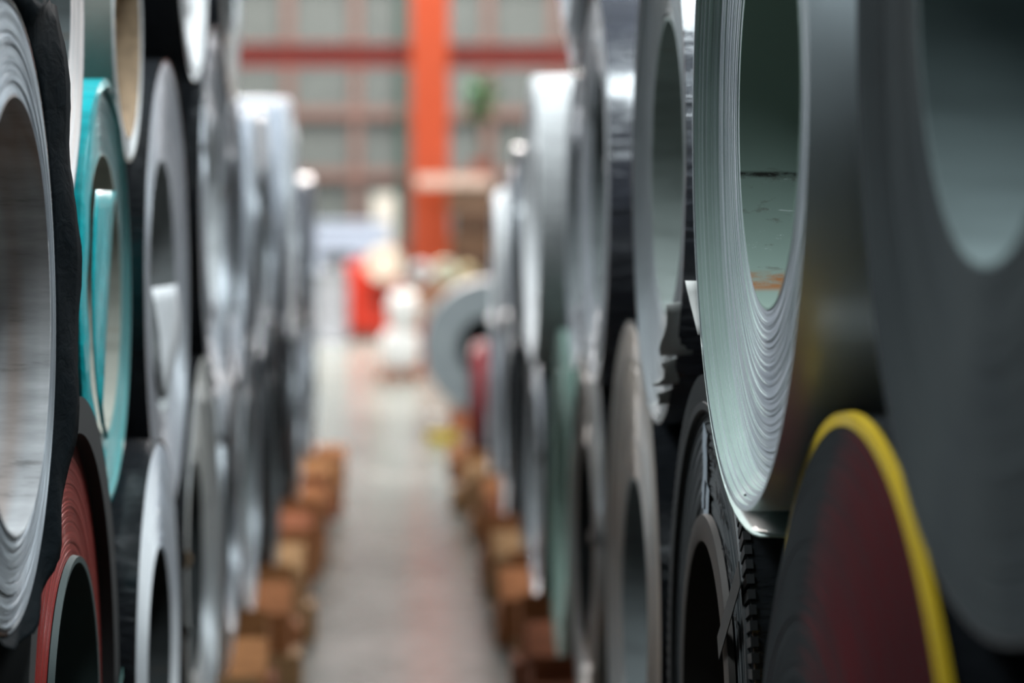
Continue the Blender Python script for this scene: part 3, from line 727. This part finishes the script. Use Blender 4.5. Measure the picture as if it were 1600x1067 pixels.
for y in (-.17, 0, .17): box_obj('board', -.40, .40, y - .075, y + .075, .09, .115, plain('pale_wood', (1.3, .95, .78), .7), lid)
box_obj('front_board', -.40, .40, -.275, -.25, .0, .115, plain('pale_wood', (1.3, .95, .78), .7), lid)
for x in (-.34, 0, .34): box_obj('bearer', x - .05, x + .05, -.24, .24, 0, .09, plain('pale_wood', (1.3, .95, .78), .7), lid)
zt = zc + .115
pl = empty('potted_plant', (PX(752, D), D, zt), 0, 'green plant on a thin stem in a terracotta pot on top of the carton stack', 'plant')
lathe('pot', [(0, .0), (0, .075), (.13, .10), (.13, .115), (.165, .115), (.165, .095), (.13, .09), (.13, 0)], 28, plain('terracotta', (.36, .09, .05), .8), pl, (0, 0, 0), axis='Z')
lathe('stem', [(.12, .014), (.3, .013), (.62, .012), (.95, .004)], 10, plain('stem_brown', (.12, .10, .05), .8), pl, (0, 0, 0), axis='Z', fx=None)
leaf_m = [plain('leaf_green', (.05, .34, .09), .5), plain('leaf_dark', (.03, .20, .06), .5)]
bm = bmesh.new(); me = bpy.data.meshes.new('leaf')
v = [bm.verts.new(p) for p in ((0, 0, 0), (.035, .05, .012), (.03, .10, .008), (0, .15, -.02), (-.03, .10, .008), (-.035, .05, .012), (0, .06, 0), (0, .11, -.006))]
for f in ((0, 1, 6), (1, 2, 7, 6), (2, 3, 7), (0, 6, 5), (6, 7, 4, 5), (7, 3, 4)): bm.faces.new([v[i] for i in f])
bm.to_mesh(me); bm.free(); me.materials.append(leaf_m[0]); me2 = me.copy(); me2.materials[0] = leaf_m[1]
rr = random.Random(5)
for i in range(120):
    u = rr.random(); z = .60 + .40 * u; rad = (.02 + .15 * u ** .7) * rr.uniform(.3, 1)
    if u > .85: rad *= .75
    a = rr.uniform(0, 2 * pi)
    o = bpy.data.objects.new('leaf', me if rr.random() < .6 else me2); C.objects.link(o); o.parent = pl
    o.location = (rad * .8 * cos(a), rad * .8 * sin(a), z); o.rotation_euler = (rr.uniform(-.2, 1.0), rr.uniform(-.4, .4), a - pi / 2); s = rr.uniform(.7, 1.1); o.scale = (s, s, s)
# red machine with a cream roll on its front
D = 32.0
mx = PX(585, D)
mc = empty('machine_cabinet', (mx, D, 0), 0, 'bright red machine cabinet standing on the floor by the back wall', 'machine')
redm = paint_mat((.80, .05, .02), .4, .2, 0, .06)
box_obj('plinth', -.33, .33, -.28, .28, 0, .10, plain('plinth_dark', (.10, .08, .07), .7), mc)
box_obj('cabinet', -.36, .36, -.30, .30, .10, 1.02, redm, mc, .02)
bm = bmesh.new(); q = [[bm.verts.new((x, y, z)) for x, z in ((-.30, 1.02), (.36, 1.02), (.36, 1.22), (.05, 1.22))] for y in (-.28, .28)]
bm.faces.new(q[0]); bm.faces.new(q[1][::-1])
for k in range(4): bm.faces.new((q[0][k], q[1][k], q[1][(k + 1) % 4], q[0][(k + 1) % 4]))
bmesh.ops.recalc_face_normals(bm, faces=bm.faces); bm_obj('hood', bm, redp, mc)
dr = box_obj('door', -.30, .30, -.318, -.30, .16, .70, redm, mc, .006)
box_obj('handle', .20, .23, -.345, -.318, .38, .50, plain('handle_grey', (.2, .2, .2), .4, .6), dr, .004)
for x in (-.03, .20): box_obj('roll_bracket', x - .015, x + .015, -.50, -.30, .80, .98, redm, mc, .004) if False else None
box_obj('roll_shelf', -.10, .36, -.62, -.30, .74, .78, redm, mc, .004)
ro = empty('paper_roll', (mx + .13, D - .66, .786), 0, 'cream paper roll lying on the shelf of the red machine', 'paper roll')
lathe('paper', [(0, .05), (0, .23), (.28, .23), (.28, .05)], 48, plain('cream_paper', (.84, .76, .62), .8), ro, (0, 0, .23), axis='Y')
lathe('core', [(-.005, .04), (-.005, .052), (.285, .052), (.285, .04), (-.005, .04)], 28, kraft, ro, (0, 0, .23), axis='Y')
# pale blue sheets, beige board, steel drum, dark bin along the back wall
D = 34.6
pb = empty('sheet_stack', (PX(548, D), D, 0), 0, 'pale blue crate tall as a person, standing against the back wall', 'crate')
blue = plain('pale_blue', (.42, .49, .60), .5)
box_obj('crate_body', -.55, .55, -.3, .3, .12, 1.50, blue, pb, .02)
for z in (.5, .9, 1.3): box_obj('batten', -.56, .56, -.325, -.30, z - .05, z + .05, plain('blue_batten', (.38, .44, .55), .5), pb, .006)
for x in (-.45, 0, .45): box_obj('runner', x - .06, x + .06, -.3, .3, 0, .12, wood[2], pb)
lidp = box_obj('lid', -.57, .57, -.33, .32, 1.50, 1.56, blue, pb, .01)
bd = box_obj('board', -.17, .17, -.02, .02, 0, 1.98, plain('beige_board', (.52, .50, .44), .6), None, .006, (PX(600, 35.9), 36.34, 0))
bd.rotation_euler = (radians(-3.5), 0, 0); tag(bd, 'tall beige board leaning on the back wall beside the blue crate', 'board')
D = 31.0
dm = empty('steel_drum', (PX(515, D), D, 0), 0, 'silver steel drum on the floor left of the red machine', 'drum')
lathe('drum_body', [(0, 0), (0, .25), (.02, .26), (.04, .25), (.30, .25), (.315, .26), (.33, .25), (.60, .25), (.615, .26), (.63, .25), (.90, .25), (.92, .26), (.94, .25)], 48, plain('galvanised', (.60, .63, .68), .4, .6), dm, (0, 0, 0), axis='Z')
lathe('drum_lid', [(.92, .245), (.925, .0)], 48, plain('galvanised', (.60, .63, .68), .4, .6), dm, (0, 0, 0), axis='Z')
bn = empty('bin', (PX(528, 33.4), 33.4, 0), 0, 'dark bin with a slanted lid between the drum and the red machine', 'bin')
box_obj('bin_body', -.22, .22, -.2, .2, 0, 1.02, plain('bin_dark', (.055, .065, .065), .5), bn, .02)
bm = bmesh.new(); box(bm, -.24, .24, -.22, .22, 0, .05, .01)
o = bm_obj('lid', bm, plain('bin_lid', (.04, .045, .05), .4), bn, (0, 0, 1.06), 35); o.rotation_euler = (radians(8), 0, 0)
